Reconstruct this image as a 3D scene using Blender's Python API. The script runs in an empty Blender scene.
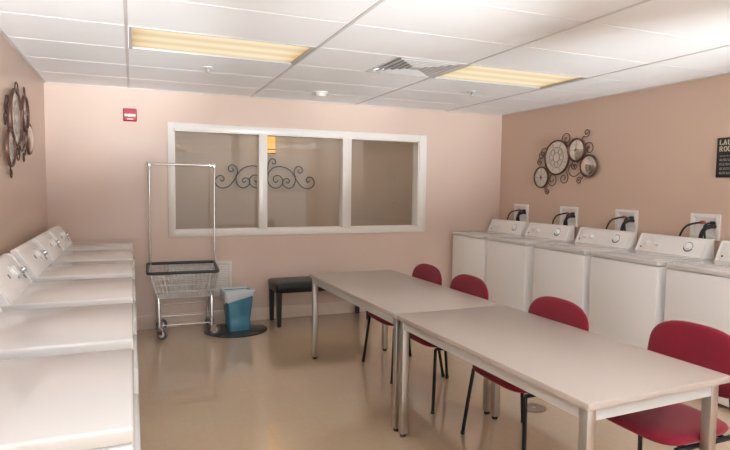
import bpy, bmesh, math, random
from math import sin, cos, pi, radians, atan2, sqrt, exp
from mathutils import Vector, Matrix
random.seed(4)
S = bpy.context.scene
COL = S.collection

# ------------------------------------------------------------------ room data (metres)
W, H = 5.253, 2.459            # inner width along the window wall, ceiling height
YF = -7.6                      # wall behind the photographer
G = 0.6096                     # ceiling module (2 ft)
XA, Y0 = 0.742, -1.779         # ceiling grid origin

# ------------------------------------------------------------------ materials
def mat(name, col, rough=.5, metal=0., spec=.5, coat=0., coat_rough=.1, bump=0., bump_scale=200., noise=0., noise_scale=5., sheen=0., trans=0.):
    m = bpy.data.materials.new(name); m.use_nodes = True
    nt = m.node_tree; b = nt.nodes['Principled BSDF']
    b.inputs['Base Color'].default_value = (*col, 1)
    b.inputs['Roughness'].default_value = rough
    b.inputs['Metallic'].default_value = metal
    b.inputs['Specular IOR Level'].default_value = spec
    b.inputs['Coat Weight'].default_value = coat
    b.inputs['Coat Roughness'].default_value = coat_rough
    b.inputs['Sheen Weight'].default_value = sheen
    b.inputs['Transmission Weight'].default_value = trans
    tc = nt.nodes.new('ShaderNodeTexCoord')
    if noise > 0:
        n = nt.nodes.new('ShaderNodeTexNoise'); n.inputs['Scale'].default_value = noise_scale; n.inputs['Detail'].default_value = 4
        nt.links.new(tc.outputs['Object'], n.inputs['Vector'])
        mx = nt.nodes.new('ShaderNodeMix'); mx.data_type = 'RGBA'
        mx.inputs[6].default_value = (*[c*(1-noise) for c in col], 1)
        mx.inputs[7].default_value = (*[min(1, c*(1+noise)) for c in col], 1)
        nt.links.new(n.outputs['Fac'], mx.inputs[0]); nt.links.new(mx.outputs[2], b.inputs['Base Color'])
    if bump > 0:
        n = nt.nodes.new('ShaderNodeTexNoise'); n.inputs['Scale'].default_value = bump_scale; n.inputs['Detail'].default_value = 3
        nt.links.new(tc.outputs['Object'], n.inputs['Vector'])
        bp = nt.nodes.new('ShaderNodeBump'); bp.inputs['Strength'].default_value = bump; bp.inputs['Distance'].default_value = .002
        nt.links.new(n.outputs['Fac'], bp.inputs['Height']); nt.links.new(bp.outputs['Normal'], b.inputs['Normal'])
    return m

def emit(name, col, strength):
    m = bpy.data.materials.new(name); m.use_nodes = True
    nt = m.node_tree; nt.nodes.remove(nt.nodes['Principled BSDF'])
    e = nt.nodes.new('ShaderNodeEmission'); e.inputs[0].default_value = (*col, 1); e.inputs[1].default_value = strength
    nt.links.new(e.outputs[0], nt.nodes['Material Output'].inputs[0])
    return m

M = {}
M['wall_back'] = mat('satin back wall', (.70, .56, .485), .12, spec=.45, bump=.008, bump_scale=14, noise=.015, noise_scale=2)  # paler and pinker base colour than on the side walls
M['wall_side'] = mat('satin side wall', (.625, .47, .38), .3, spec=.4, bump=.03, bump_scale=60, noise=.015, noise_scale=2)
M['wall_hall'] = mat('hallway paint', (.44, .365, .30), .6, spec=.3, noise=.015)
M['tile'] = mat('ceiling tile', (.885, .90, .915), .9, spec=.2, bump=.25, bump_scale=260, noise=.012, noise_scale=40)
M['tee'] = mat('ceiling main runner', (.62, .60, .59), .5)
M['tee2'] = mat('ceiling cross tee', (.80, .79, .78), .6)
M['white_paint'] = mat('white gloss trim paint', (.83, .81, .78), .3, spec=.5)
M['baseboard'] = mat('cream baseboard', (.74, .63, .55), .3)
M['enamel'] = mat('white appliance enamel', (.62, .615, .61), .16, spec=.5, coat=.35, coat_rough=.06)
M['enamel2'] = mat('white appliance cabinet', (.87, .885, .90), .28, spec=.5)
M['console'] = mat('console plastic', (.82, .80, .79), .28, spec=.5)
M['capwhite'] = mat('bright console trim', (.86, .86, .86), .22)
M['knob'] = mat('white knob', (.86, .86, .86), .25)
M['dark_plastic'] = mat('dark grey plastic', (.03, .03, .035), .4)
M['blue_print'] = mat('blue dial print', (.20, .24, .42), .4)
M['black_rubber'] = mat('black rubber', (.012, .012, .012), .45)
M['brass'] = mat('red brass valve', (.45, .10, .06), .35, metal=.3)
M['laminate'] = mat('beige laminate', (.385, .332, .295), .34, spec=.45, noise=.03, noise_scale=160)
M['lam_edge'] = mat('pale laminate edge', (.50, .45, .40), .35)
M['apron'] = mat('light grey painted steel', (.46, .46, .455), .35)
M['steel'] = mat('brushed steel', (.55, .52, .48), .32, metal=1.)
M['chrome'] = mat('chrome', (.72, .72, .73), .13, metal=1.)
M['black_metal'] = mat('black painted metal', (.008, .008, .009), .4, spec=.3)
M['red'] = mat('crimson upholstery', (.185, .006, .020), .85, spec=.2, sheen=.15, bump=.4, bump_scale=900, noise=.08, noise_scale=300)
M['leather'] = mat('black leatherette', (.009, .008, .008), .36, spec=.4, bump=.15, bump_scale=120)
M['black_wood'] = mat('black wood', (.012, .010, .009), .4)
M['bumper'] = mat('dark vinyl bumper', (.018, .024, .024), .4)
M['wheel'] = mat('grey caster rubber', (.12, .115, .11), .5)
M['bin'] = mat('translucent teal plastic', (.06, .235, .35), .22, spec=.5, trans=.12)
M['liner'] = mat('pale plastic liner', (.60, .68, .74), .3, spec=.5, trans=.12)
M['mat'] = mat('dark rubber mat', (.022, .02, .019), .3)
M['iron'] = mat('bronzed iron', (.075, .045, .035), .5, metal=.4)
M['iron_rim'] = mat('copper brown rim', (.13, .062, .045), .4, metal=.5)
M['mirror'] = mat('antique mirror', (.62, .58, .53), .12, metal=1., noise=.25, noise_scale=18)
M['ivory'] = mat('aged ivory glass', (.72, .66, .60), .2, spec=.6, noise=.25, noise_scale=35)
M['filigree'] = mat('filigree brown', (.24, .20, .165), .4)
M['alarm_red'] = mat('red alarm plastic', (.42, .010, .026), .35)
M['strobe'] = mat('clear strobe lens', (.85, .85, .88), .1)
M['sign_black'] = mat('black sign board', (.012, .010, .010), .4)
M['sign_cream'] = mat('cream lettering', (.62, .55, .43), .6)
M['sign_grey'] = mat('grey lettering', (.28, .26, .25), .6)
M['galv'] = mat('dull aluminium', (.72, .72, .71), .4, metal=.25)
M['vent_dark'] = mat('dark duct', (.20, .20, .20), .7)
M['vent_paint'] = mat('pale grey vent paint', (.58, .58, .575), .35)
M['drain'] = mat('worn nickel drain', (.30, .26, .21), .35, metal=.9)
M['grille'] = mat('white grille enamel', (.78, .76, .73), .35)

def floor_mat():
    m = mat('waxed vinyl tile', (.44, .315, .205), .12, spec=.5, coat=.7, coat_rough=.03)
    nt = m.node_tree; b = nt.nodes['Principled BSDF']
    tc = nt.nodes.new('ShaderNodeTexCoord')
    br = nt.nodes.new('ShaderNodeTexBrick'); br.offset = 0
    br.inputs['Scale'].default_value = 1
    br.inputs['Brick Width'].default_value = .305; br.inputs['Row Height'].default_value = .305
    br.inputs['Mortar Size'].default_value = .0012
    br.inputs['Color1'].default_value = (.49, .365, .25, 1); br.inputs['Color2'].default_value = (.477, .354, .242, 1)
    br.inputs['Mortar'].default_value = (.44, .322, .22, 1)
    n = nt.nodes.new('ShaderNodeTexNoise'); n.inputs['Scale'].default_value = 26; n.inputs['Detail'].default_value = 6
    mx = nt.nodes.new('ShaderNodeMix'); mx.data_type = 'RGBA'; mx.blend_type = 'MULTIPLY'; mx.inputs[0].default_value = 1
    rp = nt.nodes.new('ShaderNodeMapRange'); rp.inputs[3].default_value = .93; rp.inputs[4].default_value = 1.07
    nt.links.new(tc.outputs['Object'], br.inputs['Vector']); nt.links.new(tc.outputs['Object'], n.inputs['Vector'])
    nt.links.new(n.outputs['Fac'], rp.inputs[0])
    nt.links.new(br.outputs['Color'], mx.inputs[6]); nt.links.new(rp.outputs[0], mx.inputs[7])
    nt.links.new(mx.outputs[2], b.inputs['Base Color'])
    n2 = nt.nodes.new('ShaderNodeTexNoise'); n2.inputs['Scale'].default_value = 5; n2.inputs['Detail'].default_value = 2
    nt.links.new(tc.outputs['Object'], n2.inputs['Vector'])
    bp = nt.nodes.new('ShaderNodeBump'); bp.inputs['Strength'].default_value = .02; bp.inputs['Distance'].default_value = .003
    nt.links.new(n2.outputs['Fac'], bp.inputs['Height']); nt.links.new(bp.outputs['Normal'], b.inputs['Normal'])
    return m
M['floor'] = floor_mat()

def glass_mat():
    m = bpy.data.materials.new('window glass'); m.use_nodes = True
    nt = m.node_tree; nt.nodes.remove(nt.nodes['Principled BSDF'])
    t = nt.nodes.new('ShaderNodeBsdfTransparent'); t.inputs[0].default_value = (.90, .90, .89, 1)
    g = nt.nodes.new('ShaderNodeBsdfGlossy'); g.inputs['Roughness'].default_value = .0
    f = nt.nodes.new('ShaderNodeFresnel'); f.inputs[0].default_value = 1.5
    mx = nt.nodes.new('ShaderNodeMixShader')
    nt.links.new(f.outputs[0], mx.inputs[0]); nt.links.new(t.outputs[0], mx.inputs[1]); nt.links.new(g.outputs[0], mx.inputs[2])
    nt.links.new(mx.outputs[0], nt.nodes['Material Output'].inputs[0])
    return m
M['glass'] = glass_mat()

def troffer_lens():
    # acrylic lens over fluorescent tubes running along its length (local X)
    m = bpy.data.materials.new('lit troffer lens'); m.use_nodes = True
    nt = m.node_tree; nt.nodes.remove(nt.nodes['Principled BSDF'])
    tc = nt.nodes.new('ShaderNodeTexCoord'); sp = nt.nodes.new('ShaderNodeSeparateXYZ')
    nt.links.new(tc.outputs['Object'], sp.inputs[0])
    def math_(op, a, b=None):
        n = nt.nodes.new('ShaderNodeMath'); n.operation = op
        for i, v in enumerate((a, b)):
            if v is None: continue
            if hasattr(v, 'links'): nt.links.new(v, n.inputs[i])
            else: n.inputs[i].default_value = v
        return n.outputs[0]
    wave = math_('COSINE', math_('MULTIPLY', sp.outputs['Y'], 2*pi/.19))
    wave = math_('MULTIPLY', wave, .06)
    ends = math_('POWER', math_('ABSOLUTE', math_('DIVIDE', sp.outputs['X'], .60)), 10)
    st = math_('SUBTRACT', math_('ADD', .61, wave), math_('MULTIPLY', ends, .19))
    e = nt.nodes.new('ShaderNodeEmission')
    mx = nt.nodes.new('ShaderNodeMix'); mx.data_type = 'RGBA'
    mx.inputs[6].default_value = (1.0, .82, .55, 1); mx.inputs[7].default_value = (1.0, .62, .26, 1)
    nt.links.new(ends, mx.inputs[0]); nt.links.new(mx.outputs[2], e.inputs[0]); nt.links.new(st, e.inputs[1])
    nt.links.new(e.outputs[0], nt.nodes['Material Output'].inputs[0])
    return m
M['lens'] = troffer_lens()
M['sconce'] = emit('lit amber sconce shade', (1.0, .48, .10), .85)

# ------------------------------------------------------------------ mesh helpers
def merge(bm, tmp, mtx=None):
    if mtx is not None: bmesh.ops.transform(tmp, matrix=mtx, verts=tmp.verts)
    mp = {v: bm.verts.new(v.co) for v in tmp.verts}
    for f in tmp.faces:
        try: bm.faces.new([mp[v] for v in f.verts])
        except ValueError: pass
    tmp.free()

def box(bm, lo, hi, bev=0., seg=2, mtx=None):
    t = bmesh.new(); bmesh.ops.create_cube(t, size=1)
    lo, hi = Vector(lo), Vector(hi)
    for v in t.verts: v.co = Vector([(lo[i]+hi[i])/2 + v.co[i]*(hi[i]-lo[i]) for i in range(3)])
    if bev > 0: bmesh.ops.bevel(t, geom=t.edges[:], offset=bev, segments=seg, profile=.5, affect='EDGES')
    merge(bm, t, mtx)

def tube(bm, pts, r, n=8, closed=False, cap=True, flat=None):
    pts = [Vector(p) for p in pts]; N = len(pts)
    rs = r if isinstance(r, (list, tuple)) else [r]*N
    rings = []; prev = None
    for i, p in enumerate(pts):
        if closed: d = pts[(i+1) % N]-pts[i-1]
        else: d = pts[min(i+1, N-1)]-pts[max(i-1, 0)]
        d.normalize()
        if prev is None:
            u = d.cross(Vector((0, 0, 1)))
            if u.length < .05: u = d.cross(Vector((0, 1, 0)))
        else: u = prev - d*prev.dot(d)
        u.normalize(); prev = u; w = d.cross(u)
        rings.append([bm.verts.new(p + (u*cos(2*pi*k/n)+w*sin(2*pi*k/n))*rs[i]) for k in range(n)])
    for i in range(N if closed else N-1):
        a, b = rings[i], rings[(i+1) % N]
        for k in range(n): bm.faces.new((a[k], a[(k+1) % n], b[(k+1) % n], b[k]))
    if cap and not closed:
        bm.faces.new(rings[0][::-1]); bm.faces.new(rings[-1])

def smooth(pts, k=6, closed=False):
    P = [Vector(p) for p in pts]; out = []; N = len(P)
    rng = N if closed else N-1
    for i in range(rng):
        if closed: a, b, c, d = P[i-1], P[i], P[(i+1) % N], P[(i+2) % N]
        else: a, b, c, d = P[max(i-1, 0)], P[i], P[i+1], P[min(i+2, N-1)]
        for j in range(k):
            t = j/k
            out.append(.5*((2*b)+(c-a)*t+(2*a-5*b+4*c-d)*t*t+(3*b-a-3*c+d)*t**3))
    if not closed: out.append(P[-1])
    return out

def lathe(bm, prof, n=24, mtx=None):
    t = bmesh.new(); rings = []
    for r, z in prof:
        if r < 1e-6: rings.append([t.verts.new((0, 0, z))])
        else: rings.append([t.verts.new((r*cos(2*pi*k/n), r*sin(2*pi*k/n), z)) for k in range(n)])
    for a, b in zip(rings, rings[1:]):
        for k in range(n):
            if len(a) == 1 and len(b) == 1: continue
            if len(a) == 1: t.faces.new((a[0], b[k], b[(k+1) % n]))
            elif len(b) == 1: t.faces.new((a[k], a[(k+1) % n], b[0]))
            else: t.faces.new((a[k], a[(k+1) % n], b[(k+1) % n], b[k]))
    merge(bm, t, mtx)

def cyl(bm, r, z0, z1, n=20, mtx=None, bev=0.):
    if bev: lathe(bm, [(0, z0), (r-bev, z0), (r, z0+bev), (r, z1-bev), (r-bev, z1), (0, z1)], n, mtx)
    else: lathe(bm, [(0, z0), (r, z0), (r, z1), (0, z1)], n, mtx)

def prism(bm, poly, y0, y1, bev=0., mtx=None, seg=2):      # polygon in XZ extruded along Y
    t = bmesh.new()
    a = [t.verts.new((x, y0, z)) for x, z in poly]; b = [t.verts.new((x, y1, z)) for x, z in poly]
    n = len(poly)
    t.faces.new(a); t.faces.new(b[::-1])
    for i in range(n): t.faces.new((a[i], b[i], b[(i+1) % n], a[(i+1) % n]))
    bmesh.ops.recalc_face_normals(t, faces=t.faces)
    if bev > 0: bmesh.ops.bevel(t, geom=t.edges[:], offset=bev, segments=seg, profile=.5, affect='EDGES')
    merge(bm, t, mtx)

def axis_mtx(loc, direction):
    return Matrix.Translation(Vector(loc)) @ Vector(direction).normalized().to_track_quat('Z', 'Y').to_matrix().to_4x4()

def obj(name, bm, material, parent=None, loc=None, rotz=0., ang=38, label=None):
    bmesh.ops.recalc_face_normals(bm, faces=bm.faces)
    me = bpy.data.meshes.new(name); bm.to_mesh(me); bm.free()
    me.materials.append(material)
    me.polygons.foreach_set('use_smooth', [True]*len(me.polygons))
    me.set_sharp_from_angle(angle=radians(ang))
    o = bpy.data.objects.new(name, me); COL.objects.link(o)
    if parent: o.parent = parent
    if loc: o.location = loc
    if rotz: o.rotation_euler.z = rotz
    if label: o['label'] = label
    return o

def tag(o, label, cat, group=None):
    o['label'] = label; o['category'] = cat
    if group: o['group'] = group
    return o

def thing(name, label, cat, loc=(0, 0, 0), rotz=0., group=None):
    o = bpy.data.objects.new(name, None); COL.objects.link(o)
    o.empty_display_size = .1
    o.location = loc; o.rotation_euler = (0, 0, rotz)
    return tag(o, label, cat, group)

def struct(name, bm, m, parent=None, ang=38):
    o = obj(name, bm, m, parent, ang=ang)
    if parent is None: o['kind'] = 'structure'
    return o

def dup(root, loc, rotz, label, group=None):
    def copy_tree(o, parent):
        c = o.copy(); COL.objects.link(c); c.parent = parent
        for ch in o.children: copy_tree(ch, c)
        return c
    kids = list(root.children)
    r = root.copy(); COL.objects.link(r)
    for ch in kids: copy_tree(ch, r)
    r.location = loc; r.rotation_euler = (0, 0, rotz); r['label'] = label
    if group: r['group'] = group
    return r

# ------------------------------------------------------------------ the room shell
bm = bmesh.new(); box(bm, (0, YF, -.05), (W, 0, 0)); struct('floor', bm, M['floor'])
T = .14
bm = bmesh.new(); box(bm, (-T, YF, -.05), (0, T, H+.1)); struct('wall_left', bm, M['wall_side'])
bm = bmesh.new(); box(bm, (W, YF, -.05), (W+T, T, H+.1)); struct('wall_right', bm, M['wall_side'])
gx0, gx1, gz0, gz1 = .25, 5.0, .30, 2.32              # added window behind the photographer, invented to let in fill daylight
bm = bmesh.new()
box(bm, (-T, YF-T, -.05), (gx0, YF, H+.1)); box(bm, (gx1, YF-T, -.05), (W+T, YF, H+.1))
box(bm, (gx0, YF-T, -.05), (gx1, YF, gz0)); box(bm, (gx0, YF-T, gz1), (gx1, YF, H+.1))
struct('wall_front', bm, M['wall_side'])
bm = bmesh.new()
for x in (gx0, 1.415, 2.60, 3.785, gx1-.05): box(bm, (x, YF-T+.02, gz0), (x+.05, YF-.02, gz1), .003)
for z in (gz0, gz1-.05): box(bm, (gx0, YF-T+.02, z), (gx1, YF-.02, z+.05), .003)
win2 = struct('fill_window', bm, M['white_paint'])
bm = bmesh.new()
bm.faces.new([bm.verts.new(c) for c in ((gx0, YF-.07, gz0), (gx1, YF-.07, gz0), (gx1, YF-.07, gz1), (gx0, YF-.07, gz1))])
obj('pane', bm, M['glass'], win2)
wx0, wx1, wz0, wz1 = 1.165, 4.033, 1.016, 2.068       # window opening
bm = bmesh.new()
box(bm, (0, 0, -.05), (wx0, T, H+.1)); box(bm, (wx1, 0, -.05), (W, T, H+.1))
box(bm, (wx0, 0, -.05), (wx1, T, wz0)); box(bm, (wx0, 0, wz1), (wx1, T, H+.1))
struct('wall_back', bm, M['wall_back'])

# suspended ceiling: tiles between runners, with openings for fixtures
def rowY(k): return Y0 - G*k                # grid line k
open_cells = [(0, 0), (2, 0), (0, 6), (2, 6), (0, 3.5)]
TROFF = [(0, 0), (2, 0), (0, 6), (2, 6)]    # (bay, row): between rowY(row) and rowY(row+1)
xs = [0, XA, XA+2*G, XA+4*G, XA+6*G, W]
ks = list(range(-3, 11))
ys = [0] + [rowY(k) for k in range(-2, 10)] + [YF]
bm = bmesh.new()
def quad(x0, x1, y0, y1, z):
    bm.faces.new([bm.verts.new(c) for c in ((x0, y0, z), (x1, y0, z), (x1, y1, z), (x0, y1, z))])
for i in range(5):
    for j in range(len(ys)-1):
        a, b = ys[j+1], ys[j]
        row = round((Y0-b)/G, 3)
        bay = i-1
        if (bay, row) in TROFF: continue
        if bay == 1 and row == 0:            # half bay holds the air diffuser
            quad(xs[i], XA+3*G, a, b, H); continue
        quad(xs[i], xs[i+1], a, b, H)
ceil = struct('ceiling', bm, M['tile'])
bm = bmesh.new()
for x in xs[1:-1]: box(bm, (x-.010, YF, H-.005), (x+.010, 0, H+.004))
obj('main_runner', bm, M['tee'], ceil)
bm = bmesh.new()
for y in ys[1:-1]:
    box(bm, (0, y-.006, H-.0015), (W, y+.006, H+.004))
box(bm, (XA+3*G-.006, rowY(1), H-.005), (XA+3*G+.006, rowY(0), H+.004))
obj('cross_tee', bm, M['tee2'], ceil)
bm = bmesh.new()
box(bm, (0, YF, H-.008), (.02, 0, H)); box(bm, (W-.02, YF, H-.008), (W, 0, H))
box(bm, (.02, -.02, H-.008), (W-.02, 0, H))
obj('edge_angle', bm, M['tee'], ceil)

# baseboards
bm = bmesh.new(); box(bm, (0, -.012, 0), (W, 0, .14), .003); struct('baseboard_back', bm, M['baseboard'])
bm = bmesh.new(); box(bm, (W-.012, YF, 0), (W, -.012, .14), .003); struct('baseboard_right', bm, M['baseboard'])
bm = bmesh.new(); box(bm, (0, YF, 0), (.012, -.012, .14), .003); struct('baseboard_left', bm, M['baseboard'])

# window with three fixed panes onto the hallway
bm = bmesh.new()
cz0, cz1, cx0, cx1 = .951, 2.141, 1.1045, 4.131
for lo, hi in (((cx0, -.02, cz0), (wx0, .002, cz1)), ((wx1, -.02, cz0), (cx1, .002, cz1)),
               ((wx0, -.02, wz1), (wx1, .002, cz1)), ((wx0, -.02, cz0), (wx1, .002, wz0))):
    box(bm, lo, hi, .003)
win = struct('window_1', bm, M['white_paint'])
bm = bmesh.new()
box(bm, (wx0-.004, -.004, wz0), (wx0+.012, T, wz1)); box(bm, (wx1-.012, -.004, wz0), (wx1+.004, T, wz1))
box(bm, (wx0, -.004, wz1-.012), (wx1, T, wz1+.004)); box(bm, (wx0, -.004, wz0-.004), (wx1, T, wz0+.012))
obj('window_jamb', bm, M['white_paint'], win)
mull = [(2.05, 2.142), (3.028, 3.137)]
for a, b in mull:
    bm = bmesh.new(); box(bm, (a, -.018, wz0), (b, .002, wz1), .003); box(bm, (a+.012, 0, wz0+.012), (b-.012, T, wz1-.012))
    obj('mullion', bm, M['white_paint'], win)
edges = [wx0+.012, mull[0][0]+.012, mull[0][1]-.012, mull[1][0]+.012, mull[1][1]-.012, wx1-.012]
for i in range(3):
    bm = bmesh.new(); x0, x1 = edges[2*i], edges[2*i+1]
    bm.faces.new([bm.verts.new(c) for c in ((x0, .105, wz0+.012), (x1, .105, wz0+.012), (x1, .105, wz1-.012), (x0, .105, wz1-.012))])
    obj('pane', bm, M['glass'], win)

# hallway beyond the window
HY = 1.62
bm = bmesh.new(); box(bm, (-1.2, T, -.05), (7.4, HY, 0)); struct('floor_hallway', bm, M['floor'])
bm = bmesh.new(); box(bm, (-1.2, HY, -.05), (7.4, HY+.1, H+.1)); struct('wall_hallway', bm, M['wall_hall'])
bm = bmesh.new(); box(bm, (-1.2, T, H), (7.4, HY, H+.1)); struct('ceiling_hallway', bm, M['tile'])
bm = bmesh.new(); box(bm, (-1.3, T, -.05), (-1.2, HY, H+.1)); box(bm, (7.4, T, -.05), (7.5, HY, H+.1))
box(bm, (-1.3, T-.02, -.05), (-T, T, H+.1)); box(bm, (W+T, T-.02, -.05), (7.5, T, H+.1)); struct('wall_hallway_end', bm, M['wall_hall'])

# ------------------------------------------------------------------ ceiling fixtures
def troffer(i, label):
    bay, row = TROFF[i]
    x0, x1 = XA+2*G*bay, XA+2*G*(bay+1); y1, y0 = rowY(row), rowY(row+1)
    cx, cy = (x0+x1)/2, (y0+y1)/2
    t = thing('ceiling_light', label, 'ceiling light', (cx, cy, H), 0, 'fluorescent ceiling lights')
    hx, hy = G-.012, G/2-.006
    bm = bmesh.new(); f = .022
    for lo, hi in (((-hx, -hy, -.003), (-hx+f, hy, .03)), ((hx-f, -hy, -.003), (hx, hy, .03)), ((-hx+f, -hy, -.003), (hx-f, -hy+.010, .03)), ((-hx+f, hy-.010, -.003), (hx-f, hy, .03))):
        box(bm, lo, hi)
    obj('light_frame', bm, M['apron'], t)
    bm = bmesh.new(); box(bm, (-hx, -hy, .03), (hx, hy, .12)); obj('light_housing', bm, M['galv'], t)
    bm = bmesh.new(); bm.faces.new([bm.verts.new(c) for c in ((-hx+f, -hy+.01, .012), (-hx+f, hy-.01, .012), (hx-f, hy-.01, .012), (hx-f, -hy+.01, .012))])
    obj('light_lens', bm, M['lens'], t)
troffer(0, 'lit yellow fluorescent ceiling panel on the dryer side, apart from the air vent')
troffer(1, 'lit yellow fluorescent ceiling panel touching the square metal air vent')
troffer(2, 'lit yellow fluorescent ceiling panel over the room entrance, on the dryer side')
troffer(3, 'lit yellow fluorescent ceiling panel over the room entrance, on the washing machine side')

t = thing('air_vent', 'square stepped metal air vent in the ceiling beside a light', 'air vent', (XA+3.5*G, (rowY(0)+rowY(1))/2, H))
for q, h in enumerate((.297, .240, .192, .144, .098)):
    bm = bmesh.new(); a = h; b = h-(.040 if q == 0 else .032)
    ring = lambda s, z: [bm.verts.new((sx*s, sy*s, z)) for sx, sy in ((-1, -1), (1, -1), (1, 1), (-1, 1))]
    r0, r1, r2, r3 = ring(a, .006), ring(a, -.004), ring(a-.016, -.005), ring(b, .010)
    for A, B in ((r0, r1), (r1, r2), (r2, r3)):
        for k in range(4): bm.faces.new((A[k], A[(k+1) % 4], B[(k+1) % 4], B[k]))
    obj('louver', bm, M['vent_paint'], t, ang=10)
bm = bmesh.new(); box(bm, (-.055, -.055, -.004), (.055, .055, .006), .003); obj('vent_centre', bm, M['vent_paint'], t)
bm = bmesh.new(); box(bm, (-.298, -.298, .036), (.298, .298, .10)); obj('vent_box', bm, M['vent_dark'], t)

def sprinkler(x, y, label):
    t = thing('fire_sprinkler', label, 'sprinkler', (x, y, H), 0, 'ceiling sprinklers')
    bm = bmesh.new(); lathe(bm, [(0, 0), (.038, 0), (.036, -.006), (.02, -.010), (0, -.010)], 20); obj('escutcheon', bm, M['white_paint'], t)
    bm = bmesh.new(); cyl(bm, .009, -.032, -.008, 10)
    for s in (-1, 1): tube(bm, smooth([(s*.008, 0, -.02), (s*.016, 0, -.032), (s*.006, 0, -.046)], 4), .003, 6)
    obj('sprinkler_body', bm, M['steel'], t)
    bm = bmesh.new(); cyl(bm, .018, -.049, -.046, 16); obj('deflector', bm, M['steel'], t)
sprinkler(1.346, -1.381, 'small fire sprinkler in the ceiling beside the light panel on the dryer side')
sprinkler(3.88, -1.377, 'small fire sprinkler in the ceiling beside the light panel touching the air vent')
t = thing('smoke_detector', 'round white smoke detector on the ceiling above the window', 'smoke detector', (2.552, -.645, H))
bm = bmesh.new(); lathe(bm, [(0, 0), (.07, 0), (.07, -.012), (.066, -.014), (0, -.014)], 28); obj('detector_base', bm, M['white_paint'], t)
bm = bmesh.new(); lathe(bm, [(.056, -.014), (.056, -.03), (.048, -.046), (.03, -.052), (0, -.052)], 28); obj('detector_cap', bm, M['white_paint'], t)

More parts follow.
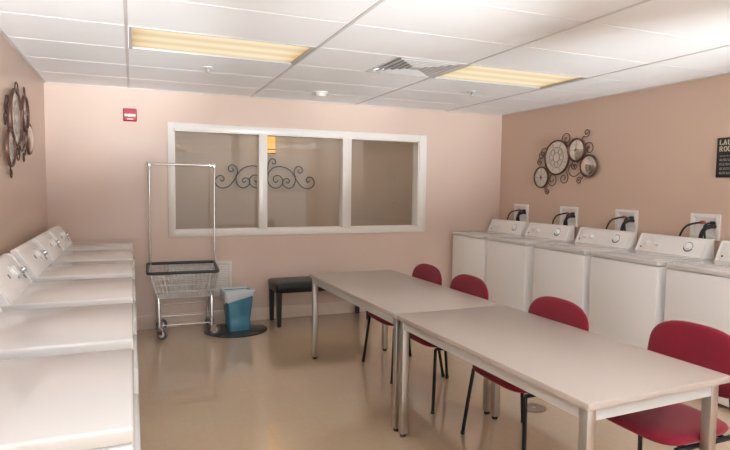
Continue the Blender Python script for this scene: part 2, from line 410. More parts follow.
# ------------------------------------------------------------------ laundry machines
# local frame: origin on the floor at the middle of the FRONT, front faces -X, body runs to +X
MW, MD = .343, .66
def machine(kind, loc, rotz, label, group):
    top = .952 if kind == 'washing_machine' else .935
    t = thing(kind, label, 'washing machine' if kind == 'washing_machine' else 'clothes dryer', loc, rotz, group)
    bm = bmesh.new()
    box(bm, (.002, -MW+.001, .025), (MD, MW-.001, top-.044), .010)
    obj('cabinet', bm, M['enamel2'], t)
    for sx in (.05, MD-.05):
        for sy in (-.29, .29):
            bm = bmesh.new(); cyl(bm, .018, 0, .03, 10, Matrix.Translation((sx, sy, 0))); obj('foot', bm, M['dark_plastic'], t)
    bm = bmesh.new()
    box(bm, (0, -MW, top-.042), (MD, MW, top), .009, 3)
    obj('top_panel', bm, M['enamel'], t)
    # console with a sloped face
    if kind == 'washing_machine':
        prof = [(.520, top-.004), (.530, top+.012), (.590, top+.142), (.610, top+.153), (.65, top+.153), (.655, top-.004)]
    else:
        prof = [(.530, top-.004), (.547, top+.03), (.628, top+.153), (.646, top+.165), (.668, top+.165), (.67, top-.004)]
    bm = bmesh.new(); prism(bm, prof, -MW+.02, MW-.02, .004); con = obj('console', bm, M['console'], t)
    grow = [(x-(.003 if i < 4 else 0), z+(.003 if 1 <= i <= 4 else 0)) for i, (x, z) in enumerate(prof)]
    for a, b in ((-MW+.008, -MW+.032), (MW-.032, MW-.008)):
        bm = bmesh.new(); prism(bm, grow, a, b, .006, seg=3); obj('end_cap', bm, M['capwhite'], con)
    (xa, za), (xb, zb) = prof[1], prof[2]
    nrm = Vector((-(zb-za), 0, xb-xa)).normalized()
    def on(y, f, off=0.): return Vector((xa+(xb-xa)*f, y, za+(zb-za)*f)) + nrm*off
    def knob(y, f, r, h, name, m=M['knob'], lever=True):
        bm = bmesh.new()
        lathe(bm, [(0, 0), (r*1.15, 0), (r*1.15, h*.25), (r*.9, h*.35), (r*.8, h*.9), (r*.7, h), (0, h)], 20, axis_mtx(on(y, f), nrm))
        if lever: box(bm, (-r*.14, -r*.8, h*.9), (r*.14, r*.8, h*1.25), .002, 1, axis_mtx(on(y, f), nrm))
        return obj(name, bm, m, con)
    up = Vector((xb-xa, 0, zb-za)).normalized()
    def printed(y, f, r0, r1, a0, a1, name, m):
        bm = bmesh.new(); n = 14; c = on(y, f, .0008); v = []
        for k in range(n+1):
            a = a0+(a1-a0)*k/n
            d = Vector((0, 1, 0))*cos(a)+up*sin(a)
            v.append((bm.verts.new(c+d*r0), bm.verts.new(c+d*r1)))
        for k in range(n): bm.faces.new((v[k][0], v[k+1][0], v[k+1][1], v[k][1]))
        return obj(name, bm, m, con)
    if kind == 'washing_machine':
        knob(.225, .50, .021, .022, 'selector_knob'); knob(.130, .50, .021, .022, 'selector_knob')
        knob(-.17, .52, .030, .026, 'timer_dial')
        printed(-.17, .52, .036, .046, radians(200), radians(340), 'dial_scale', M['dark_plastic'])
        printed(-.17, .52, .038, .044, radians(-20), radians(190), 'dial_marks', M['blue_print'])
        bm = bmesh.new(); c = on(.285, .2); box(bm, (-.007, -.007, -.001), (.007, .007, .002), 0, 1, axis_mtx(c, nrm)); obj('indicator_lamp', bm, M['dark_plastic'], con)
        bm = bmesh.new(); box(bm, (.02, -.30, top-.001), (.50, .30, top+.006), .003); lid = obj('lid', bm, M['enamel'], t)
        bm = bmesh.new(); box(bm, (.012, -.05, top-.002), (.024, .05, top+.004), .002); obj('lid_grip', bm, M['enamel'], lid)
    else:
        # seen from the front (facing -X local) the dial sits left of centre
        knob(-.10, .50, .034, .019, 'timer_dial')
        printed(-.10, .50, .040, .052, radians(120), radians(250), 'dial_scale', M['dark_plastic'])
        knob(-.27, .36, .018, .026, 'start_button', M['chrome'], False)
        printed(-.27, .36, .026, .032, 0, 2*pi, 'button_ring', M['capwhite'])
        for yy in (-.25, .02):
            bm = bmesh.new(); box(bm, (-.009, -.012, -.001), (.009, .012, .002), 0, 1, axis_mtx(on(yy, .12 if yy < -.1 else .45), nrm))
            obj('indicator_lamp', bm, M['dark_plastic'], con)
        bm = bmesh.new(); box(bm, (-.016, -.27, .17), (.006, .27, .80), .010, 3); d = obj('dryer_door', bm, M['enamel'], t)
        bm = bmesh.new(); box(bm, (-.020, -.25, .50), (-.012, -.235, .60), .003); obj('door_grip', bm, M['dark_plastic'], d)
        bm = bmesh.new(); box(bm, (-.002, -.335, .03), (.006, .335, .13), .003); obj('toe_panel', bm, M['enamel'], t)
    return t

gw = 'white top load washing machines along the right wall'
w0 = machine('washing_machine', (4.5, -.405, 0), 0, 'white washing machine in the corner against the window wall', gw)
for y, l in ((-1.150, 'white washing machine second from the window wall in the row below the wall outlet boxes'),
             (-1.957, 'white washing machine third from the window wall in the row below the wall outlet boxes'),
             (-2.718, 'white washing machine fourth from the window wall in the row below the wall outlet boxes'),
             (-3.480, 'white washing machine fifth from the window wall in the row below the wall outlet boxes')):
    dup(w0, (4.5, y, 0), 0, l)
gd = 'white dryers along the left wall'
d0 = machine('clothes_dryer', (.757, -.512, 0), pi, 'white dryer against the window wall in the row opposite the black wall sign', gd)
for y, l in ((-1.217, 'white dryer second from the window wall in the row opposite the black wall sign'),
             (-1.987, 'white dryer third from the window wall in the row opposite the black wall sign'),
             (-2.820, 'white dryer fourth from the window wall in the row opposite the black wall sign'),
             (-3.630, 'white dryer fifth from the window wall in the row opposite the black wall sign'),
             (-4.435, 'white dryer sixth from the window wall in the row opposite the black wall sign')):
    dup(d0, (.757, y, 0), pi, l)

# outlet boxes with hoses on the right wall (local: wall plane x=0, box faces -X)
def outlet(loc, w, h, label):
    t = thing('washer_outlet_box', label, 'outlet box', loc, 0, 'washer outlet boxes')
    hw = w/2; f = .035
    bm = bmesh.new()
    for lo, hi in (((-.022, -hw, 0), (0, -hw+f, h)), ((-.022, hw-f, 0), (0, hw, h)), ((-.022, -hw+f, h-f), (0, hw-f, h)), ((-.022, -hw+f, 0), (0, hw-f, f))):
        box(bm, lo, hi, .004)
    obj('box_frame', bm, M['white_paint'], t)
    bm = bmesh.new(); box(bm, (-.004, -hw+f, f), (0, hw-f, h-f)); obj('box_back', bm, M['capwhite'], t)
    for y, c in ((.01, 'brass'), (-.078, 'dark_plastic')):
        bm = bmesh.new(); cyl(bm, .012, 0, .04, 12, axis_mtx((-.004, y, h-.075), (-1, 0, 0)))
        box(bm, (-.036, y-.02, h-.068), (-.028, y+.02, h-.058), .002)
        obj('supply_valve', bm, M[c], t)
    for y, e in ((.015, .185), (-.078, .03)):
        bm = bmesh.new()
        pts = [(-.042, y, h-.076), (-.06, y+.02, h-.078), (-.085, y+.08*(e/.2)+.02, h-.105), (-.085, y+e*.8, h-.17), (-.065, y+e, h-.26), (-.045, y+e, h-.36)]
        tube(bm, smooth(pts, 6), .0085, 8); obj('supply_hose', bm, M['black_rubber'], t)
    bm = bmesh.new()
    pts = [(-.008, -.095, h-.105), (-.05, -.085, h-.10), (-.085, -.055, h-.12), (-.082, -.02, h-.18), (-.06, -.005, h-.26), (-.045, -.005, h-.36)]
    tube(bm, smooth(pts, 6), .017, 10); obj('drain_hose', bm, M['black_rubber'], t)
    return t
ob = outlet((W, -.462, 1.09), .265, .217, 'white wall box with black hoses above the corner washing machine')
dup(ob, (W, -1.29, 1.09), 0, 'white wall box with black hoses above the second washing machine from the window')
dup(ob, (W, -2.075, 1.09), 0, 'white wall box with black hoses above the third washing machine from the window')
dup(ob, (W, -2.895, 1.09), 0, 'white wall box with black hoses above the fourth washing machine, nearest the black sign')

# ------------------------------------------------------------------ tables
TR = radians(1.4)
def table(loc, L, label):
    Wd = .79; tz = .74
    t = thing('table', label, 'table', loc, TR, 'white topped tables pushed end to end')
    bm = bmesh.new(); box(bm, (-Wd/2, -L/2, tz-.028), (Wd/2, L/2, tz), .004); top = obj('tabletop', bm, M['laminate'], t)
    bm = bmesh.new(); e = .02
    xi, yi, th = Wd/2-e, L/2-e, .02
    xl, xr = -xi, xi-.03
    z0, z1 = tz-.080, tz-.0285
    box(bm, (xl+.04, -yi+.004, z0), (xr-.04, -yi+.004+th, z1)); box(bm, (xl+.04, yi-.004-th, z0), (xr-.04, yi-.004, z1))
    box(bm, (xl+.004, -yi+.04, z0), (xl+.004+th, yi-.04, z1)); box(bm, (xr-.004-th, -yi+.04, z0), (xr-.004, yi-.04, z1))
    obj('apron', bm, M['apron'], t)
    for x in (xl+.021, xr-.021):
        for sy in (-1, 1):
            y = sy*(yi-.021)
            bm = bmesh.new(); box(bm, (x-.021, y-.021, .018), (x+.021, y+.021, tz-.029), .003); lg = obj('leg', bm, M['steel'], t)
            bm = bmesh.new(); cyl(bm, .019, 0, .02, 14, Matrix.Translation((x, y, 0))); obj('foot_glide', bm, M['black_rubber'], lg)
    return t
# axis of the pair of tables
c = Vector((2.563, -1.52, 0)); d = Vector((sin(TR), -cos(TR), 0))
L1, L2 = 1.64, 1.50
table(c+d*(L1/2), L1, 'long beige topped table nearer the window wall, in front of the black bench')
table(c+d*(L1+.004+L2/2), L2, 'beige topped table farther from the window wall, floor drain beneath it')

# ------------------------------------------------------------------ chairs (face -X)
def pad(bm, outline, n_ang, rings, thick, place):
    """cushion from an outline(angle) -> (a,b); place(a,b,t) -> xyz; t signed thickness"""
    def shell(sgn):
        rows = []
        for q in range(rings+1):
            r = sin(pi/2*q/rings)
            tt = sgn*thick*(1-r**6)**.5 if r < 1 else 0
            if q == 0: rows.append([(0, 0, sgn*thick)])
            else: rows.append([(outline(2*pi*k/n_ang)[0]*r, outline(2*pi*k/n_ang)[1]*r, tt) for k in range(n_ang)])
        return rows
    F, B = shell(1), shell(-1)
    rim = [bm.verts.new(place(*p)) for p in F[-1]]
    for rows, flip in ((F, False), (B, True)):
        vs = [[bm.verts.new(place(*p)) for p in r] for r in rows[:-1]] + [rim]
        for a, b in zip(vs, vs[1:]):
            for k in range(n_ang):
                k2 = (k+1) % n_ang
                if len(a) == 1: f = (a[0], b[k], b[k2])
                else: f = (a[k], b[k], b[k2], a[k2])
                bm.faces.new(f[::-1] if flip else f)
def sup(p):
    return lambda a: (abs(cos(a))**(2/p)*(1 if cos(a) >= 0 else -1), abs(sin(a))**(2/p)*(1 if sin(a) >= 0 else -1))

def chair(loc, rotz, label):
    t = thing('side_chair', label, 'chair', loc, rotz, 'red upholstered chairs along the table')
    # seat
    bm = bmesh.new(); s = sup(4.6)
    def out_seat(a):
        x, y = s(a); return (x*.225, y*.252*(1+.05*-x))
    pad(bm, out_seat, 48, 8, .030, lambda a, b, th: (a-.014, b, .446 + th - .08*max(0, -a-.12) + .14*b*b*(.6 if th > 0 else .4)))
    obj('seat', bm, M['red'], t, ang=60)
    # back: domed top, squarer bottom, bowed round the sitter
    bm = bmesh.new()
    def out_back(a):
        y, z = sup(2.7)(a) if sin(a) > 0 else sup(4.5)(a)
        return (y*.253*(1-.04*z), z*.145 if z > 0 else z*.160)
    pad(bm, out_back, 48, 8, .019, lambda a, b, th: (.228 + .10*b - 0.25*a*a + th*1.0, a, .716 + b))
    obj('backrest', bm, M['red'], t, ang=60)
    fr = bmesh.new()
    for sy in (-1, 1):
        pts = [(-.188, sy*.240, .418), (.0, sy*.238, .416), (.165, sy*.236, .418), (.215, sy*.222, .435), (.232, sy*.188, .50), (.225, sy*.18, .62), (.233, sy*.17, .72)]
        tube(fr, smooth(pts, 5), .011, 8)
        bm = bmesh.new(); tube(bm, [(-.225, sy*.285, .012), (-.206, sy*.264, .22), (-.188, sy*.240, .418)], [.0115, .0115, .011], 10); lg = obj('leg', bm, M['black_metal'], t)
        bm = bmesh.new(); cyl(bm, .014, 0, .02, 12, Matrix.Translation((-.226, sy*.285, 0)), .003); obj('foot_tip', bm, M['black_rubber'], lg)
        bm = bmesh.new(); tube(bm, [(.225, sy*.285, .012), (.195, sy*.264, .22), (.165, sy*.240, .418)], [.0115, .0115, .011], 10); lg = obj('leg', bm, M['black_metal'], t)
        bm = bmesh.new(); cyl(bm, .014, 0, .02, 12, Matrix.Translation((.226, sy*.285, 0)), .003); obj('foot_tip', bm, M['black_rubber'], lg)
    for x in (-.13, .12): tube(fr, [(x, -.237, .417), (x, .237, .417)], .010, 8)
    obj('chair_frame', fr, M['black_metal'], t)
    return t
ch = chair((2.80, -2.085, 0), 0, 'red upholstered chair nearest the window wall, at the bench end of the tables')
dup(ch, (2.81, -2.70, 0), 0, 'red upholstered chair beside the seam of the tables, second from the window wall')
dup(ch, (2.83, -3.605, 0), 0, 'red upholstered chair by the floor drain, third from the window wall')
dup(ch, (3.03, -4.325, 0), 0, 'red upholstered chair at the table corner, last from the window wall')

# ------------------------------------------------------------------ laundry cart
t = thing('laundry_cart', 'chrome wire laundry cart with tall hanging bar by the window wall', 'laundry cart', (1.235, -.285, 0), radians(-1.5))
B0, B1 = .395, .672
def rectpt(fx, fy, z):         # rectangle that widens with height; fx,fy in -1..1
    q = (z-B0)/(B1-B0)
    return (.0 + fx*(.262+.066*q) - .016*q, fy*(.165+.045*q), z - .004*q + fy*.021*q)
bm = bmesh.new()
for z in (B0, B0+.07, B0+.14, B0+.21):
    tube(bm, [rectpt(a, b, z) for a, b in ((-1, -1), (1, -1), (1, 1), (-1, 1))], .0032, 6, closed=True)
for i in range(16):
    f = -1+2*i/15
    tube(bm, [rectpt(f, -1, B1), rectpt(f, -1, B0), rectpt(f, 1, B0), rectpt(f, 1, B1)], .0028, 5)
for i in range(11):
    f = -1+2*i/10
    tube(bm, [rectpt(-1, f, B1), rectpt(-1, f, B0), rectpt(1, f, B0), rectpt(1, f, B1)], .0022, 5)
obj('wire_basket', bm, M['chrome'], t)
bm = bmesh.new()
pts = []
for (a, b) in ((-1, -1), (1, -1), (1, 1), (-1, 1)):
    x, y, z = rectpt(a, b, B1)
    for k in range(5):
        an = atan2(b, a)-pi/4+pi/2*k/4
        pts.append((x - a*.03 + .03*cos(an), y - b*.03 + .03*sin(an), z))
tube(bm, pts, .0155, 10, closed=True); obj('bumper_rim', bm, M['bumper'], t)
bm = bmesh.new()
px0, px1, py = -.318, .318, .185
pts = [(px0, py, .60), (px0, py, 1.69), (px0+.012, py, 1.706), (px1-.012, py, 1.706), (px1, py, 1.69), (px1, py, .60)]
tube(bm, pts, .0105, 10); obj('hanging_bar', bm, M['chrome'], t)
for x in (px0, px1):
    bm = bmesh.new(); box(bm, (x-.015, py-.015, 1.680), (x+.015, py+.015, 1.72), .006); obj('corner_fitting', bm, M['chrome'], t)
fr = bmesh.new()
lx, ly = .243, .20
for sx in (-1, 1):
    for sy in (-1, 1): tube(fr, [(sx*.25, sy*.15, B0), (sx*(lx+.004), sy*ly, .22), (sx*lx, sy*ly, .125)], .017, 10)
for sy in (-1, 1): tube(fr, [(-lx, sy*ly, .135), (lx, sy*ly, .135)], .006, 8)
for sx in (-1, 1): tube(fr, [(sx*lx, -ly, .135), (sx*lx, ly, .135)], .006, 8)
tube(fr, [(-.24, .17, .27), (.24, .17, .27)], .005, 8)
obj('cart_frame', fr, M['chrome'], t)
for sx in (-1, 1):
    for sy in (-1, 1):
        sw = radians(25*sx + 10*sy)
        dx, dy = cos(sw)*.028, sin(sw)*.028
        base = Matrix.Translation((sx*lx, sy*ly, 0)) @ Matrix.Rotation(sw, 4, 'Z')
        bm = bmesh.new(); cyl(bm, .019, .108, .15, 12, base)
        for s in (-1, 1): box(bm, (-.014, s*.017-.002, .045), (.040, s*.017+.002, .116), .002, 1, base)
        box(bm, (-.018, -.019, .110), (.030, .019, .118), .003, 1, base)
        cas = obj('caster', bm, M['chrome'], t)
        bm = bmesh.new(); ax = base @ Matrix.Translation((.026, 0, .056)) @ Matrix.Rotation(pi/2, 4, 'X')
        lathe(bm, [(0, -.011), (.036, -.011), (.042, -.014), (.052, -.013), (.056, -.007), (.056, .007), (.052, .013), (.042, .014), (.036, .011), (0, .011)], 28, ax)
        wh = obj('wheel', bm, M['wheel'], cas)
        bm = bmesh.new(); lathe(bm, [(0, -.016), (.014, -.016), (.032, -.0125), (.032, .0125), (.014, .016), (0, .016)], 20, ax); obj('hub', bm, M['galv'], wh)

# ------------------------------------------------------------------ mat, bin
bm = bmesh.new(); lathe(bm, [(0, 0), (.30, 0), (.305, .004), (.30, .008), (0, .009)], 48, Matrix.Translation((1.735, -.365, 0)) @ Matrix.Diagonal((1.06, .98, 1, 1)))
tag(obj('floor_mat', bm, M['mat']), 'round black floor mat under the blue bin', 'mat')
t = thing('waste_bin', 'blue plastic waste bin with white liner on the black mat', 'waste bin', (1.755, -.345, .0092), radians(4))
def rrect(hx, hy, r, z, n=5):
    o = []
    for sx, sy, a0 in ((1, 1, 0), (-1, 1, pi/2), (-1, -1, pi), (1, -1, 3*pi/2)):
        for k in range(n+1):
            a = a0+pi/2*k/n; o.append(Vector((sx*(hx-r)+r*cos(a), sy*(hy-r)+r*sin(a), z)))
    return o
def loft(bm, rings, cap0=False, cap1=False):
    vs = [[bm.verts.new(p) for p in r] for r in rings]; n = len(vs[0])
    for a, b in zip(vs, vs[1:]):
        for k in range(n): bm.faces.new((a[k], a[(k+1) % n], b[(k+1) % n], b[k]))
    if cap0: bm.faces.new(vs[0][::-1])
    if cap1: bm.faces.new(vs[-1])
bm = bmesh.new()
def br(z, o=0.): q = z/.40; return rrect(.108+.033*q-o, .092+.028*q-o, .03, z)
rg = [br(0), br(.004), br(.09), br(.096, .003), br(.16, .001), br(.30), br(.385), br(.40, -.008), br(.405, -.004), br(.40, .004), br(.02, .006)]
loft(bm, rg, True, True); obj('bin_body', bm, M['bin'], t)
bm = bmesh.new(); rings = []
n = len(br(0)); rnd = [random.uniform(-1, 1) for _ in range(n)]
for q, (z, o) in enumerate(((.30, .012), (.38, .008), (.408, .000), (.418, -.008), (.410, -.016), (.385, -.017), (.36, -.018), (.325, -.014))):
    r = br(min(z, .4), o)
    for k, p in enumerate(r):
        p.z = z + (.006*sin(k*1.9)+.004*rnd[k] if q > 1 else 0)
        if q > 4: p.z += .026*(p.x/.14)*(q-4)/3 + .008*rnd[(k*3) % n]
        if q > 2: p.x += .004*rnd[k]; p.y += .004*rnd[(k+5) % n]
    rings.append(r)
loft(bm, rings); obj('bin_liner', bm, M['liner'], t, ang=70)

# ------------------------------------------------------------------ bench
t = thing('bench', 'black leatherette bench with dark wooden legs against the window wall', 'bench', (2.70, -.222, 0))
bm = bmesh.new()
def bench_sec(z, o): return rrect(.55-o, .205-o, .03, z, 4)
loft(bm, [bench_sec(.365, .008), bench_sec(.37, 0), bench_sec(.44, -.004), bench_sec(.462, .004), bench_sec(.472, .022), bench_sec(.476, .10)], True, True)
obj('cushion', bm, M['leather'], t, ang=60)
bm = bmesh.new(); tube(bm, [p for p in bench_sec(.452, -.004)], .005, 6, closed=True); obj('piping', bm, M['leather'], t)
for sx in (-1, 1):
    for sy in (-1, 1):
        bm = bmesh.new(); x, y = sx*.517, sy*.17
        loft(bm, [[Vector((x+a*.020, y+b*.020, 0)) for a, b in ((-1, -1), (1, -1), (1, 1), (-1, 1))], [Vector((x+a*.027, y+b*.027, .367)) for a, b in ((-1, -1), (1, -1), (1, 1), (-1, 1))]], True, True)
        obj('leg', bm, M['black_wood'], t)

# ------------------------------------------------------------------ return air grille, fire alarm, drain
t = thing('wall_vent', 'white slatted air return grille low on the wall behind the laundry cart', 'wall vent', (1.425, 0, .30))
bm = bmesh.new(); a = .325; h = .378; f = .03
for lo, hi in (((-a, -.014, 0), (-a+f, 0, h)), ((a-f, -.014, 0), (a, 0, h)), ((-a+f, -.014, 0), (a-f, 0, f)), ((-a+f, -.014, h-f), (a-f, 0, h))): box(bm, lo, hi, .003)
obj('grille_frame', bm, M['grille'], t)
bm = bmesh.new()
for k in range(16):
    z = f+.012+k*(h-2*f-.01)/16
    box(bm, (-a+f, -.011, -.001), (a-f, .002, .001), 0, 1, Matrix.Translation((0, 0, z+.004)) @ Matrix.Rotation(radians(35), 4, 'X'))
obj('grille_slats', bm, M['grille'], t)
bm = bmesh.new(); box(bm, (-a+f, -.003, f), (a-f, -.0005, h-f)); obj('grille_back', bm, M['grille'], t)

t = thing('fire_alarm', 'red wall fire alarm with white strobe, high on the wall beside the window', 'fire alarm', (.752, 0, 2.126))
bm = bmesh.new(); prof = rrect(.063, .063, .012, 0, 4)
loft(bm, [[Vector((p.x, 0, p.y+.064)) for p in rrect(.063, .063, .012, 0, 4)], [Vector((p.x, -.03, p.y+.064)) for p in rrect(.063, .063, .012, 0, 4)], [Vector((p.x, -.042, p.y+.066)) for p in rrect(.055, .055, .012, 0, 4)]], True, True)
obj('alarm_case', bm, M['alarm_red'], t)
bm = bmesh.new(); box(bm, (-.052, -.046, .048), (.052, -.04, .072), .003); box(bm, (-.02, -.058, .044), (.02, -.04, .074), .008); obj('strobe_lens', bm, M['strobe'], t)
bm = bmesh.new(); box(bm, (-.028, -.0435, .018), (.028, -.041, .026)); obj('printed_line', bm, M['strobe'], t)
bm = bmesh.new()
for k in range(4): box(bm, (-.03, -.044, .094+k*.006), (.03, -.041, .0965+k*.006))
obj('sounder_slots', bm, M['alarm_red'], t)

t = thing('floor_drain', 'round metal floor drain under the nearer table', 'floor drain', (3.285, -3.15, 0))
bm = bmesh.new(); lathe(bm, [(0, .001), (.078, .001), (.082, .004), (.074, .006), (.066, .004), (0, .004)], 32); obj('drain_cover', bm, M['drain'], t)
bm = bmesh.new(); cyl(bm, .012, .003, .0055, 12); obj('drain_screw', bm, M['steel'], t)

# ------------------------------------------------------------------ wall medallions (local: wall plane x=0, pieces stand out to -X; a=right as seen, -Y)
def spiral(cx, cz, r0, turns, a0, d=1, n=26, end=.18):
    o = []
    for k in range(n+1):
        q = k/n; r = r0*(end+(1-end)*(1-q)); a = a0+d*2*pi*turns*q
        o.append((cx+r*cos(a), cz+r*sin(a)))
    return o
def medallion(loc, rotz, label):
    t = thing('wall_decoration', label, 'wall decoration', loc, rotz, 'iron medallion wall decorations')
    R3 = Matrix.Rotation(-pi/2, 4, 'Y')
    def at(a, z, o=0.): return Vector((-o, -a, z))
    discs = [(0, 0, .200, 'ivory', .024), (.308, .068, .130, 'mirror', .034), (.490, -.110, .124, 'mirror', .028), (-.247, -.222, .128, 'ivory', .030)]
    for i, (a, z, r, m, off) in enumerate(discs):
        mt = Matrix.Translation(at(a, z, off)) @ R3
        bm = bmesh.new()
        lathe(bm, [(r-.018, .0), (r-.014, .010), (r-.006, .011), (r, .004), (r, -.008), (r-.014, -.010), (r-.018, 0)], 44, mt)
        rim = obj('disc_rim', bm, M['iron_rim'], t)
        bm = bmesh.new()
        dome = .030 if i == 2 else .006
        lathe(bm, [((r-.014)*sin(pi/2*q/8), dome*cos(pi/2*q/8)-.004) for q in range(8, -1, -1)] + [], 44, mt)
        lathe(bm, [(0, -.010), (r-.014, -.010)], 44, mt)
        obj('disc_face', bm, M[m], rim)
        if i != 2:
            bm = bmesh.new(); z_ = .006
            if i == 0:
                for rr in (.05, .115):
                    tube(bm, [mt @ Vector((rr*cos(k*pi/18)*1, rr*sin(k*pi/18), z_)) for k in range(36)], .0022, 5, closed=True)
                for k in range(8):
                    an = k*pi/4
                    tube(bm, [mt @ Vector((cos(an)*(.082)+.03*cos(j*pi/6), sin(an)*.082+.03*sin(j*pi/6), z_)) for j in range(12)], .002, 5, closed=True)
                    tube(bm, [mt @ Vector((cos(an+.39)*.118, sin(an+.39)*.118, z_)), mt @ Vector((cos(an+.39)*.172, sin(an+.39)*.172, z_-.003))], .002, 5)
            else:
                lathe(bm, [(0, .010), (.016, .008), (.018, .002), (0, .0)], 16, mt)
                for k in range(4 if i == 3 else 2):
                    an = k*pi/(4 if i == 3 else 2)+(.78 if i == 3 else 0)
                    for s in (-1, 1): tube(bm, [mt @ Vector((s*cos(an)*.014, s*sin(an)*.014, .005)), mt @ Vector((s*cos(an)*(r-.03), s*sin(an)*(r-.03), .002))], .0022, 5)
            obj('disc_tracery', bm, M['filigree'], rim)
    def curl(pts2, r=.0042, name='scroll_curl'):
        bm = bmesh.new(); tube(bm, [at(a, z, .012) for a, z in pts2], r, 7); obj(name, bm, M['iron'], t)
    def hook(start, c, r0, turns, a0, d):
        sp = spiral(c[0], c[1], r0, turns, a0, d)
        st = [Vector((*start, 0)), Vector((*((Vector(start)+Vector(sp[0]))/2), 0)), Vector((*sp[0], 0))]
        pts = [tuple(p)[:2] for p in smooth(st, 4)][:-1] + sp
        curl(pts)
    hook((.13, .14), (.135, .20), .075, 1.3, radians(190), -1)
    hook((.36, .17), (.43, .245), .050, 1.4, radians(220), 1)
    hook((.40, .13), (.475, .075), .072, 1.3, radians(150), -1)
    hook((.33, -.05), (.27, -.105), .055, 1.5, radians(40), 1)
    hook((.42, -.20), (.345, -.265), .042, 1.5, radians(30), 1)
    hook((.39, -.16), (.25, -.13), .10, .9, radians(-40), -1)
    hook((.16, -.15), (.11, -.235), .072, 1.4, radians(50), -1)
    hook((-.16, -.27), (-.075, -.245), .080, 1.4, radians(-120), 1)
    hook((-.15, -.32), (-.155, -.385), .040, 1.5, radians(140), 1)
    hook((-.20, -.10), (-.27, .03), .055, 1.5, radians(-30), 1)
    hook((-.18, .06), (-.30, -.045), .045, 1.5, radians(60), 1)
    hook((-.17, -.11), (-.235, .065), .07, 1.1, radians(-20), 1)
    for l_ in ([(-.12, -.16), (-.18, -.18)], [(.18, .03), (.21, .05)], [(.38, -.04), (.42, -.06)]): curl(l_, .006, 'disc_link')
    for (a, z, r, m, off) in discs:
        bm = bmesh.new(); cyl(bm, .012, .001, off-.008, 10, axis_mtx(at(a, z, 0), (-1, 0, 0))); obj('wall_standoff', bm, M['iron'], t)
    return t
med = medallion((W, -1.078, 1.86), 0, 'iron wall decoration of four round mirrored discs above the washing machines')
dup(med, (0, -1.60, 1.95), pi, 'iron wall decoration of four round mirrored discs above the dryers')

# ------------------------------------------------------------------ sign on the right wall
t = thing('wall_sign', 'black sign with cream lettering on the wall above the washing machines', 'sign', (W, -2.963, 1.612))
bm = bmesh.new(); SW, SH = .46, .325
box(bm, (-.012, -SW, 0), (0, 0, SH), .002); obj('sign_board', bm, M['sign_black'], t)
STROKES = {
 'L': [((0, 0), (0, 1)), ((0, 0), (.62, 0)), ((.62, 0), (.62, .22)), ((-.12, 1), (.2, 1))],
 'A': [((0, 0), (.36, 1)), ((.36, 1), (.72, 0)), ((.14, .36), (.58, .36)), ((-.12, 0), (.16, 0)), ((.56, 0), (.84, 0))],
 'U': [((0, 1), (0, .22)), ((0, .22), (.18, 0)), ((.18, 0), (.46, 0)), ((.46, 0), (.64, .22)), ((.64, .22), (.64, 1)), ((-.1, 1), (.14, 1)), ((.5, 1), (.78, 1))],
 'N': [((0, 0), (0, 1)), ((0, 1), (.66, 0)), ((.66, 0), (.66, 1)), ((-.1, 0), (.14, 0)), ((.54, 1), (.78, 1))],
 'D': [((0, 0), (0, 1)), ((0, 1), (.38, 1)), ((.38, 1), (.64, .74)), ((.64, .74), (.64, .26)), ((.64, .26), (.38, 0)), ((.38, 0), (0, 0))],
 'R': [((0, 0), (0, 1)), ((0, 1), (.42, 1)), ((.42, 1), (.6, .86)), ((.6, .86), (.6, .64)), ((.6, .64), (.42, .5)), ((.42, .5), (0, .5)), ((.34, .5), (.66, 0)), ((-.1, 0), (.16, 0)), ((.58, 0), (.8, 0))],
 'Y': [((0, 1), (.34, .48)), ((.68, 1), (.34, .48)), ((.34, .48), (.34, 0)), ((.18, 0), (.5, 0))],
 'O': [((.2, 0), (0, .26)), ((0, .26), (0, .74)), ((0, .74), (.2, 1)), ((.2, 1), (.48, 1)), ((.48, 1), (.68, .74)), ((.68, .74), (.68, .26)), ((.68, .26), (.48, 0)), ((.48, 0), (.2, 0))],
 'M': [((0, 0), (0, 1)), ((0, 1), (.42, .25)), ((.42, .25), (.84, 1)), ((.84, 1), (.84, 0)), ((-.1, 0), (.14, 0)), ((.7, 0), (.96, 0))],
}
def word(txt, a, z, h, wdt):
    bm = bmesh.new(); x = a
    for chn in txt:
        mx = 0
        for (p, q) in STROKES[chn]:
            mx = max(mx, p[0], q[0])
            P = Vector((-.0135, -(x+p[0]*h*wdt), z+p[1]*h)); Q = Vector((-.0135, -(x+q[0]*h*wdt), z+q[1]*h))
            dd = (Q-P); ln = dd.length; mid = (P+Q)/2
            vert = abs(dd.z) > abs(dd.y)*.8
            th = h*(.11 if vert else .06)
            ang = atan2(dd.z, dd.y)
            box(bm, (-.0015, -ln/2-th*.4, -th), (.0015, ln/2+th*.4, th), 0, 1, Matrix.Translation(mid) @ Matrix.Rotation(ang, 4, 'X'))
        x += (mx+.36)*h*wdt
    return bm
obj('sign_lettering', word('LAUNDRY', .028, .268, .038, .82), M['sign_cream'], t)
obj('sign_lettering', word('ROOM', .028, .215, .038, .82), M['sign_cream'], t)
rr = random.Random(9)
bm = bmesh.new()
for z in (.176, .150, .139, .114, .103, .078, .067, .042, .031):
    a = .028
    while a < .40:
        l = rr.uniform(.012, .035)
        box(bm, (-.0128, -a-l, z-.0035), (-.0118, -a, z+.0035)); a += l+.007
obj('small_print', bm, M['sign_grey'], t)

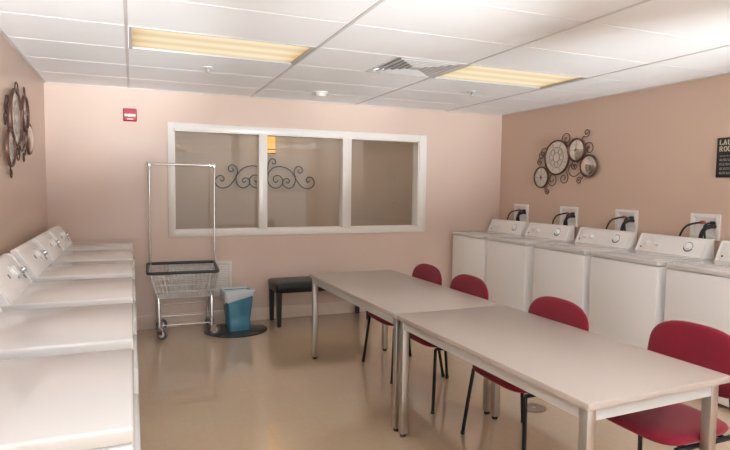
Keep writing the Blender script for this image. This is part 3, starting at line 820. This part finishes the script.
# ------------------------------------------------------------------ hallway scroll and sconce
t = thing('iron_scroll', 'black iron scroll ornament on the hallway wall seen through the window', 'wall decoration', (2.488, HY, 1.605))
k_ = .0140
def P2(u, v, m=1): return (m*(u-372)/6.083*k_, -.035, -((v/6.083+130)-178)*k_)
curves = [
 [(380, 300), (386, 262), (410, 232), (450, 220), (500, 230), (535, 258), (560, 300), (590, 338), (628, 354), (662, 342), (675, 312), (660, 286), (636, 282), (622, 298), (632, 314), (644, 304)],
 [(556, 292), (545, 262), (550, 232), (570, 217), (592, 224), (597, 245), (582, 258), (568, 248), (576, 238)],
 [(384, 265), (380, 300), (392, 334), (425, 352), (460, 340), (475, 312), (462, 282), (436, 274), (416, 288), (418, 310), (434, 316), (444, 302)],
 [(552, 275), (552, 310), (540, 338), (514, 352), (486, 342), (472, 318), (480, 298), (500, 292), (516, 304), (508, 320), (496, 312)],
]
bm = bmesh.new()
for m in (1, -1):
    for c_ in curves: tube(bm, smooth([P2(u, v, m) for u, v in c_], 4), .0072, 7)
tube(bm, smooth([P2(380, 300), P2(381, 240), P2(388, 195), P2(405, 174), P2(425, 180), P2(429, 197), P2(416, 206), P2(408, 196)], 4), .0072, 7)
obj('scroll_iron', bm, M['black_metal'], t)
for x in (-.4, .4):
    bm = bmesh.new(); cyl(bm, .008, 0, .032, 8, axis_mtx((x, -.001, -.085), (0, -1, 0))); obj('wall_standoff', bm, M['black_metal'], t)
t = thing('wall_sconce', 'glowing amber wall sconce in the hallway above the iron scroll', 'wall lamp', (2.565, HY, 1.945))
bm = bmesh.new()
for r0, r1, z0, z1 in ((.055, .060, .065, .40),):
    pts = [(r0*cos(a), -r0*sin(a)*.9, z0) for a in [pi*k/14 for k in range(15)]]
    q = [(r1*cos(a), -r1*sin(a)*.9, z1) for a in [pi*k/14 for k in range(15)]]
    A = [bm.verts.new(p) for p in pts]; B = [bm.verts.new(p) for p in q]
    for k in range(14): bm.faces.new((A[k], A[k+1], B[k+1], B[k]))
obj('sconce_shade', bm, M['sconce'], t)
for z in (0, .055):
    bm = bmesh.new(); loft(bm, [[Vector((.061*cos(pi*k/14), -.061*.9*sin(pi*k/14), zz)) for k in range(15)] for zz in (z, z+.012)], True, True)
    obj('sconce_band', bm, M['iron'], t)
bm = bmesh.new(); A = [bm.verts.new((.055*cos(pi*k/14), -.050*sin(pi*k/14), .012)) for k in range(15)]; B = [bm.verts.new((.055*cos(pi*k/14), -.050*sin(pi*k/14), .055)) for k in range(15)]
for k in range(14): bm.faces.new((A[k], A[k+1], B[k+1], B[k]))
obj('lower_shade', bm, M['sconce'], t)

# ------------------------------------------------------------------ light
def spot(name, loc, target, energy, size_deg, blend, radius, col=(1, 1, 1)):
    l = bpy.data.lights.new(name, 'SPOT'); l.energy = energy; l.spot_size = radians(size_deg); l.spot_blend = blend
    l.shadow_soft_size = radius; l.color = col
    o = bpy.data.objects.new(name, l); COL.objects.link(o); o.location = loc
    o.rotation_euler = (Vector(target)-Vector(loc)).to_track_quat('-Z', 'Y').to_euler()
    return o
# photographer's bounce flash as two spots; three added fill spots brighten the far ceiling
spot('bounce_flash', (1.1, -6.9, 1.0), (1.2, -6.85, 2.46), 620, 144, 1., .008, (.92, .97, 1.0))
spot('bounce_flash', (3.6, -6.9, 1.0), (3.5, -6.85, 2.46), 520, 144, 1., .008, (.92, .97, 1.0))
for fx, tx, fz, up, pw in ((.8, -.2, 1.05, 16, 1250), (2.2, 2.0, .7, 18.5, 760), (4.3, 4.2, .7, 18.5, 820)):
    spot('raking_fill', (fx, -7.2, fz), (tx, -7.2+10, fz+10*math.tan(radians(up))), pw, 2*(up-2), 1., .008, (.92, .97, 1.0))
# added area lamp, unseen, that brightens the hallway wall
l = bpy.data.lights.new('hallway_fill', 'AREA'); l.shape = 'RECTANGLE'; l.size = 6.0; l.size_y = .5; l.energy = 19; l.color = (1, .91, .80)
o = bpy.data.objects.new('hallway_fill', l); COL.objects.link(o); o.location = (3.0, .75, H-.02)
# sconce bulb
l = bpy.data.lights.new('sconce_bulb', 'POINT'); l.energy = .8; l.color = (1, .62, .2); l.shadow_soft_size = .05
o = bpy.data.objects.new('sconce_bulb', l); COL.objects.link(o); o.location = (2.575, HY-.12, 2.42-.02)

w = bpy.data.worlds.new('world'); S.world = w; w.use_nodes = True
w.node_tree.nodes['Background'].inputs[0].default_value = (.93, .97, 1.0, 1)
w.node_tree.nodes['Background'].inputs[1].default_value = 1.5
l = bpy.data.lights.new('fill_window_portal', 'AREA'); l.shape = 'RECTANGLE'; l.size = gx1-gx0; l.size_y = gz1-gz0; l.cycles.is_portal = True  # portal for sky light entering through the added window
o = bpy.data.objects.new('fill_window_portal', l); COL.objects.link(o); o.location = ((gx0+gx1)/2, YF-.1, (gz0+gz1)/2); o.rotation_euler = (radians(90), 0, 0)

# ------------------------------------------------------------------ camera
f_px, yaw, pitch, roll = 558.8588, .3947, -.0679, .0120
fw = Vector((sin(yaw)*cos(pitch), cos(yaw)*cos(pitch), sin(pitch)))
r = fw.cross(Vector((0, 0, 1))).normalized(); u = r.cross(fw)
r2 = r*cos(roll)+u*sin(roll); u2 = -r*sin(roll)+u*cos(roll)
cam = bpy.data.cameras.new('camera'); co = bpy.data.objects.new('camera', cam); COL.objects.link(co)
cam.sensor_fit = 'HORIZONTAL'; cam.sensor_width = 36; cam.lens = f_px*36/730; cam.clip_start = .02
Mx = Matrix((r2, u2, -fw)).transposed().to_4x4(); Mx.translation = (.7614, -6.1522, 1.4992)
co.matrix_world = Mx
S.camera = co

S.view_settings.view_transform = 'Standard'; S.view_settings.look = 'None'; S.view_settings.gamma = 1; S.view_settings.use_curve_mapping = False
S.view_settings.exposure = .62
S.cycles.use_denoising = True
S.cycles.max_bounces = 12; S.cycles.diffuse_bounces = 8; S.cycles.glossy_bounces = 6; S.cycles.transparent_max_bounces = 12
S.cycles.caustics_reflective = False; S.cycles.caustics_refractive = False
S.cycles.sample_clamp_indirect = 6
